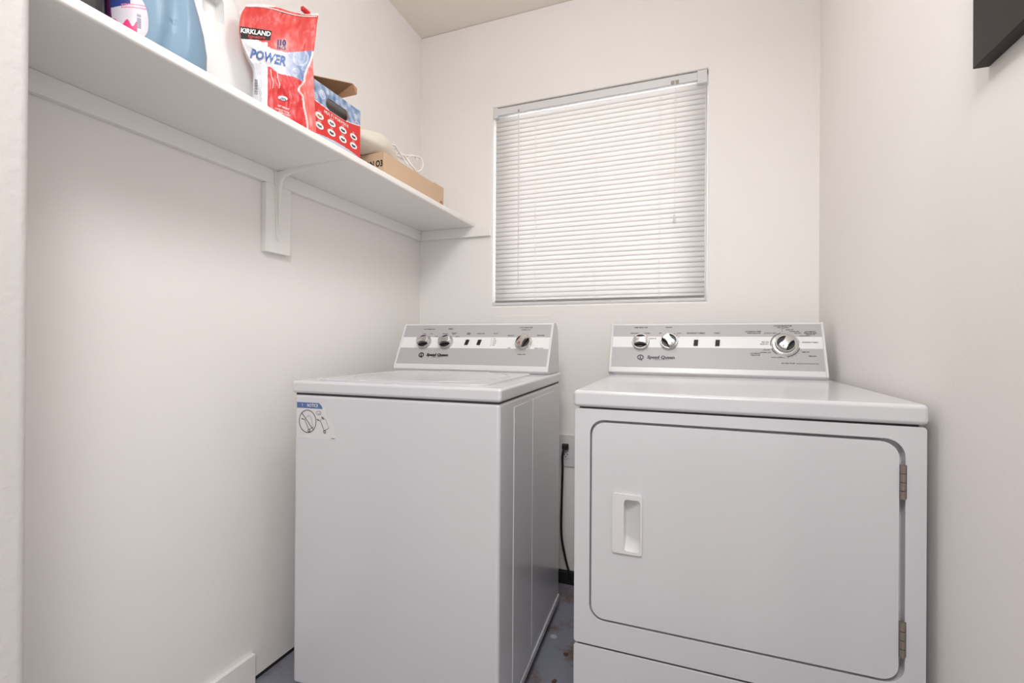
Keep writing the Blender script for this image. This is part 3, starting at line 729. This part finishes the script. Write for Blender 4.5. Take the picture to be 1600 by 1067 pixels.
for j in range(NT):
    for i in range(NS):
        bm.faces.new((Fg[j][i], Fg[j][i+1], Fg[j+1][i+1], Fg[j+1][i])); bm.faces.new((Bg[j][i], Bg[j+1][i], Bg[j+1][i+1], Bg[j][i+1]))
    bm.faces.new((Fg[j][0], Fg[j+1][0], Bg[j+1][0], Bg[j][0])); bm.faces.new((Fg[j][NS], Bg[j][NS], Bg[j+1][NS], Fg[j+1][NS]))
for i in range(NS):
    bm.faces.new((Fg[NT][i], Fg[NT][i+1], Bg[NT][i+1], Bg[NT][i])); bm.faces.new((Fg[0][i], Bg[0][i], Bg[0][i+1], Fg[0][i+1]))
t = thing('detergent_pouch', 'tall red and white plastic pouch of laundry pacs standing on the shelf', 'pouch', OP)
po = obj('film_bag', bm, VC, t, smooth=60)
# lettering laid on the film:  (photo pixel of the film) -> surface point
def inv(px, py):
    s, t_ = .5, .5
    for _ in range(12):
        p = ppx(s, t_); e = Vector((px, py))-p; h_ = 1e-3
        ds = (ppx(s+h_, t_)-p)/h_; dt = (ppx(s, min(t_+h_, 1.2))-p)/h_; det = ds.x*dt.y-ds.y*dt.x
        if abs(det) < 1e-6: break
        s += (e.x*dt.y-e.y*dt.x)/det; t_ += (ds.x*e.y-ds.y*e.x)/det; s = max(-.02, min(1.02, s)); t_ = max(0, min(1, t_))
    return s, t_
def onfilm(lift):
    def f(X, Y): s, t_ = inv(X, Y); return ppos(s, t_, lift)-OP
    return f
def ptext(bm, s, size, x, y, ang=0, bold=.02, mi=0, sx=1, lift=.0016, arch=0, shear=0):
    V, Fc = textmesh(s, size, bold, shear); vv = []; fn = onfilm(lift); a_ = math.radians(ang)
    for a, b_ in V:
        a *= sx; b2 = b_+arch*(a*a)/100; vv.append(bm.verts.new(fn(x+a*math.cos(a_)+b2*math.sin(a_), y+a*math.sin(a_)-b2*math.cos(a_))))
    for f in Fc:
        try: bm.faces.new([vv[i] for i in f]).material_index = mi
        except ValueError: pass
def patch(bm, pts, lift, mi, nsub=6):      # polygon patch following the film (quad grid between two polylines of equal length)
    fn = onfilm(lift); a, b_ = pts; R = []
    for k in range(nsub+1): R.append([bm.verts.new(fn(*(Vector(p).lerp(Vector(q), k/nsub)))) for p, q in zip(a, b_)])
    for r0, r1 in zip(R, R[1:]):
        for i in range(len(r0)-1): bm.faces.new((r0[i], r0[i+1], r1[i+1], r1[i])).material_index = mi
def seg(a, b_, n=12): return [tuple(Vector(a).lerp(Vector(b_), i/n)) for i in range(n+1)]
bm = bmesh.new()
patch(bm, (seg((375, 41), (425, 48), 20), seg((376, 60), (422, 62.5), 20)), .0014, 0, 8)
bn = obj('brand_banner', bm, BLACK, t)
bm = bmesh.new()
ptext(bm, 'KIRKLAND', 10, 399.5, 50.6, 7.5, .035, 0, .98, .0024)
ptext(bm, 'Signature', 6.5, 400, 57.8, 6, .01, 1, 1.15, .0024, shear=.3)
obj('brand_lettering', bm, [WHITEP, RED], t)
bm = bmesh.new(); [ptext(bm, ch, 12.5, x_, 67+.05*(x_-439), 3, .035, 0, .95, .0022) for ch, x_ in (('1', 434.6), ('1', 438.4), ('0', 444))]; ptext(bm, 'PACS', 6.6, 439.5, 75, 3, .02, 0, .9, .0022)
obj('count_lettering', bm, NAVY, t)
bm = bmesh.new(); ptext(bm, 'POWER', 20, 419, 90, 13, .03, 0, .82, .0022)
obj('power_lettering', bm, BLUEP, t)
bm = bmesh.new(); ptext(bm, 'P A C S', 5, 431, 104, 10, .015, 0, 1, .0022)
for k, (s_, x, y, z_) in enumerate((('NET WEIGHT', 443, 168, 4), ('110 PACS TOTAL', 441, 173, 4), ('FRESH SCENT', 444, 178, 4), ('LAUNDRY', 446, 183, 4))): ptext(bm, s_, z_, x, y, 20, .01, 0, .8, .0022)
ptext(bm, '( )', 1, 441, 154, 0)
fn = onfilm(.0018); c0 = bm.verts.new(fn(442, 153.5)); rg = [bm.verts.new(fn(442+7.5*math.cos(a), 153.5+3.6*math.sin(a)+1.2*math.cos(a))) for a in [2*math.pi*k/24 for k in range(24)]]
for k in range(24): bm.faces.new((c0, rg[k], rg[(k+1) % 24]))
ptext(bm, 'ultra', 6.5, 442, 154, 8, .02, 1, .85, .0026)
for dx in (0, 10):       # little sparkling legs of the measuring mark
    stroke_pts = [(423+dx, 108+dx*.3), (424+dx, 119+dx*.3), (427+dx, 128+dx*.3), (426+dx, 138)]
    for a, b_ in zip(stroke_pts, stroke_pts[1:]): patch(bm, (seg((a[0]-.4, a[1]), (b_[0]-.4, b_[1]), 5), seg((a[0]+.4, a[1]), (b_[0]+.4, b_[1]), 5)), .0018, 0, 1)
obj('small_lettering', bm, [WHITEP, NAVY], t)
bm = bmesh.new()
for k in range(26):
    y = 124+k*.9
    if (k*7) % 5 < 3: patch(bm, (seg((397.5, y), (402.5, y+.5), 2), seg((397.5, y+.55), (402.5, y+1.05), 2)), .0016, 0, 1)
obj('barcode', bm, INK, t)
bm = bmesh.new(); p_ = ppos(.82, 1.0)+Vector((0, 0, .006))-OP
box(bm, (p_.x-.005, p_.y-.014, p_.z-.005), (p_.x+.005, p_.y+.012, p_.z+.006)); obj('zip_slider', bm, mat('red_slider_plastic', (206, 22, 34), .3), t, bevel=.002)
bm = bmesh.new(); tube(bm, [ppos(s, .965, .001)-OP for s in [.02+.96*k/16 for k in range(17)]], .0016, 6, sub=1)
obj('zip_track', bm, mat('clear_zip', (238, 222, 220), .25), t, smooth=True)

# red and blue carry box ---------------------------------------------
CX1 = .281; BY0, BY1, BZ1 = -.992, -.800, .153
t = thing('carry_box', 'red and blue printed carton with handle slot and open brown flap', 'box', (CX1, BY1, SZ))
MBx = Matrix(((0, 0, 1, 0), (1, 0, 0, 0), (0, 1, 0, 0), (0, 0, 0, 1)))       # local (y,z,out) ; y negative leftwards
Wb = BY1-BY0; slot = rrect(-.146, .094, -.055, .127, .0162, 8)
bm = bmesh.new(); prism(bm, [(-Wb+.0025, 0), (0, 0), (0, BZ1), (-Wb+.0025, BZ1)], [slot], -.003, 0, MBx, 0)
box(bm, (-.19, -Wb, 0), (-.187, 0, BZ1)); box(bm, (-.187, -.003, 0), (-.003, 0, BZ1)); box(bm, (-.187, -Wb, 0), (0, -Wb+.0025, BZ1), ID, 1); box(bm, (-.187, -Wb+.003, 0), (-.003, -.003, .003))
bo = obj('carton', bm, [CARDI, RED], t)
obj('slot_shade_card', B((-.034, -Wb+.006, .06), (-.030, -.006, BZ1-.002)), mat('slot_shade_grey', (122, 116, 116), .7), t)  # grey sheet added behind the slot to stand in for shade inside the carton
# printed skin with wavy split between blue and red
bm = bmesh.new(); cl = bm.verts.layers.float_color.new('print'); ny, nz = 150, 100; gv = {}
def inslot(y, z):
    r = .0162; cx0, cx1, cz = -.146+r, -.055-r, .1105; d = math.hypot(y-max(cx0, min(cx1, y)), z-cz); return d < r
def bcol(y, z):
    u = -y/Wb                                      # 0 right, 1 left
    split = .093+.014*max(0, 1-u/.4)**1.5+.004*max(0, u-.75)*4
    if z < .007+.009*math.sin(math.pi*min(1, max(0, u)))**.8: return (190, 200, 220) if z > .008 else (92, 116, 168)
    if z < split: return (214, 50, 48)
    if z < split+.0022: return (236, 236, 240)
    k = noise.noise(Vector((y*75, z*50, 2)))*1.4*.5+.5; c = [84+110*k, 112+92*k, 156+64*k]
    for by, bz, br in ((-.015, .105, .011), (-.024, .128, .006), (-.16, .125, .012), (-.185, .11, .008), (-.10, .132, .007), (-.012, .083, .006), (-.14, .14, .005)):
        d = math.hypot(y-by, z-bz)
        if d < br: f = .3 if d < br*.8 else .65; c = [v+(238-v)*f for v in c]
    return tuple(c)
for i in range(ny+1):
    for j in range(nz+1):
        y, z = -Wb+Wb*i/ny, BZ1*j/nz
        if not inslot(y, z): v = bm.verts.new((.0004, y, z)); v[cl] = lin(bcol(y, z)); gv[i, j] = v
for i in range(ny):
    for j in range(nz):
        q = [(i, j), (i+1, j), (i+1, j+1), (i, j+1)]
        if all(k in gv for k in q): bm.faces.new([gv[k] for k in q])
sk = obj('printed_front', bm, VCB, t); sk['label'] = 'red and blue printed carton front'
bm = bmesh.new()
def arc_text(s, size, y0, y1, z0, bow):
    for k, ch in enumerate(s):
        f = (k+.5)/len(s); text(bm, ch, size, y0+(y1-y0)*f, z0+bow*math.sin(math.pi*f), MBx, .0009, rot=0, bold=.02)
arc_text('MULTIPURPOSE', .0115, -.153, -.053, .0815, .001)

ov = []
for r, (z, dy) in enumerate(((.0615, 0), (.0345, 0))):
    for k in range(4):
        y = -.031-.0465*k; zz = z; ov.append((y, zz))
        prism(bm, ell(y, zz, .0155, .0090, 24), [], .0006, .0009, MBx, 0)
        text(bm, ('POTS', 'OVENS', 'FLOORS', 'WALLS', 'GRILLS', 'CARPET', 'TILES', 'DISHES')[k+4*r], .0040, y, zz+.0125, MBx, .0009, bold=.01)
inkc = [1, 2, 1, 3, 1, 2, 3, 4]
for (y, z), c in zip(ov, (1, 1, 4, 3, 2, 1, 1, 4)):
    pts = [(y-.009, z-.002), (y-.001, z-.005), (y+.009, z-.003), (y+.007, z+.003), (y+.001, z+.001), (y-.006, z+.003)]
    prism(bm, pts, [], .0009, .0012, MBx, c)
obj('printed_details', bm, [WHITEP, INK, NAVY, mat('ochre_print', (176, 120, 60), .5), INKL], t)
# lid flap standing half open, with its tuck edge
OB = Vector((CX1, BY1, SZ))
def card(name, pts, m, parent, th=.003):
    P = [Vector(p)-OB for p in pts]; n = (P[1]-P[0]).cross(P[2]-P[0]).normalized()*th
    bm = bmesh.new(); a = [bm.verts.new(p) for p in P]; b_ = [bm.verts.new(p+n) for p in P]; bm.faces.new(a); bm.faces.new(b_[::-1])
    for i in range(len(P)): j = (i+1) % len(P); bm.faces.new((a[i], a[j], b_[j], b_[i]))
    return obj(name, bm, m, parent)
A_, B_, C_ = at(478, 116, 'x', .2), at(551, 131, 'x', .262), at(516, 141, 'x', .17)
card('lid_flap', [(.103, BY0+.02, SZ+BZ1), A_, B_, C_, (.103, BY1-.02, SZ+BZ1)], CARDI, t)
card('tuck_flap', [C_+Vector((0, 0, -.001)), B_+Vector((0, 0, -.0005)), at(557, 139, 'x', .268), at(557, 148, 'x', .270), at(531, 154, 'x', .215), at(519, 152, 'x', .19)], CARDI, t)

# long plain cardboard box --------------------------------------------
t = thing('cardboard_box', 'long low plain brown cardboard box on the shelf beside the window end', 'box', (.26, -.65, SZ))
bm = bmesh.new(); box(bm, (-.19, 0, .0), (0, .337, .089)); obj('carton', bm, CARD, t, bevel=.0015)
bm = bmesh.new(); box(bm, (-.19, .338, 0), (.001, .414, .093)); e_ = obj('end_sleeve', bm, CARD, t, bevel=.0015)
bm = bmesh.new(); MRt = Matrix(((0, 0, 1, 0), (1, 0, 0, 0), (0, 1, 0, 0), (0, 0, 0, 1)))
prism(bm, ell(.393, .024, .010, .0095, 20), [ell(.393, .024, .0045, .004, 12)], .001, .0016, MRt); obj('printed_mark', bm, mat('brown_ink', (150, 104, 78), .7), e_)
bm = bmesh.new(); text(bm, 'ON O3', .030, -.040, .050, MD, .0008, bold=.03, sx=.75); obj('stamped_text', bm, BLACK, t)
# cream cloth bag lying on the box, with its drawcord
t = thing('cloth_bag', 'cream cloth drawstring bag lying on top of the cardboard box', 'bag', (.18, -.6, SZ+.0895))
ob = Vector((.18, -.6, SZ+.0895))
bm = bmesh.new(); rings = []
path = [(.17, -.76, .022, .02), (.172, -.735, .030, .050), (.175, -.69, .037, .060), (.178, -.64, .043, .064), (.182, -.60, .048, .058), (.188, -.565, .046, .048), (.195, -.535, .035, .032), (.201, -.512, .022, .020), (.205, -.498, .0125, .012)]
for x, y, hh, hw in path:
    r = []
    for k in range(40):
        a = 2*math.pi*k/40; c, s = math.cos(a), math.sin(a); wob = 1+.07*noise.noise(Vector((c*2, s*2, y*18)))+.04*math.sin(7*a)*max(0, (y+.60)/.1)
        r.append(Vector((x+hw*c*wob, y, SZ+.0895+max(.0, hh+hh*math.copysign(abs(s)**.9, s)*wob)))-ob)
    rings.append(r)
loft(bm, rings); cb = obj('cloth_body', bm, CREAM, t, smooth=70)
sub = cb.modifiers.new('sub', 'SUBSURF'); sub.levels = sub.render_levels = 2
bm = bmesh.new()
zb = SZ+.0895
bm2 = bmesh.new(); rr = []
for q in range(9):
    f = q/8; y = -.715+.09*f; r0 = .019*math.sin(math.pi*max(.04, min(.96, f)))
    rr.append([Vector((.165+r0*1.1*math.cos(2*math.pi*k/20), y, zb+.083+r0*.9*math.sin(2*math.pi*k/20)))-ob for k in range(20)])
loft(bm2, rr); obj('cloth_fold', bm2, CREAM, t, smooth=70)
def cpts(l, x): return [at(a, b_, 'x', x+dx)-ob for a, b_, dx in l]
tube(bm, cpts([(606, 228, 0), (612, 238, .015), (622, 244, .02), (632, 249, .0), (642, 244, -.01), (655, 246, -.01), (661, 256, .0), (658, 266, .02), (648, 269, .03)], .2), .0034, 8)
tube(bm, cpts([(618, 232, 0), (626, 240, .01), (634, 246, .01), (640, 254, .02), (646, 262, .03), (652, 269, .03)], .2), .0034, 8)
tube(bm, cpts([(608, 226, 0), (617, 228, .02), (623, 236, .02), (630, 247, .02), (637, 258, .03)], .2), .0030, 8)
tube(bm, cpts([(612, 235, 0), (620, 231, .02), (614, 226, .02), (606, 231, .01), (612, 241, .02), (624, 239, 0), (634, 243, 0), (646, 243, -.02), (652, 252, -.01)], .2), .0030, 8)
obj('drawcord', bm, CORD, t, smooth=60)
bm = bmesh.new(); box(bm, (.02, .098, .004), (.045, .116, .016)); obj('paper_tag', bm, CARDI, t, bevel=.002)
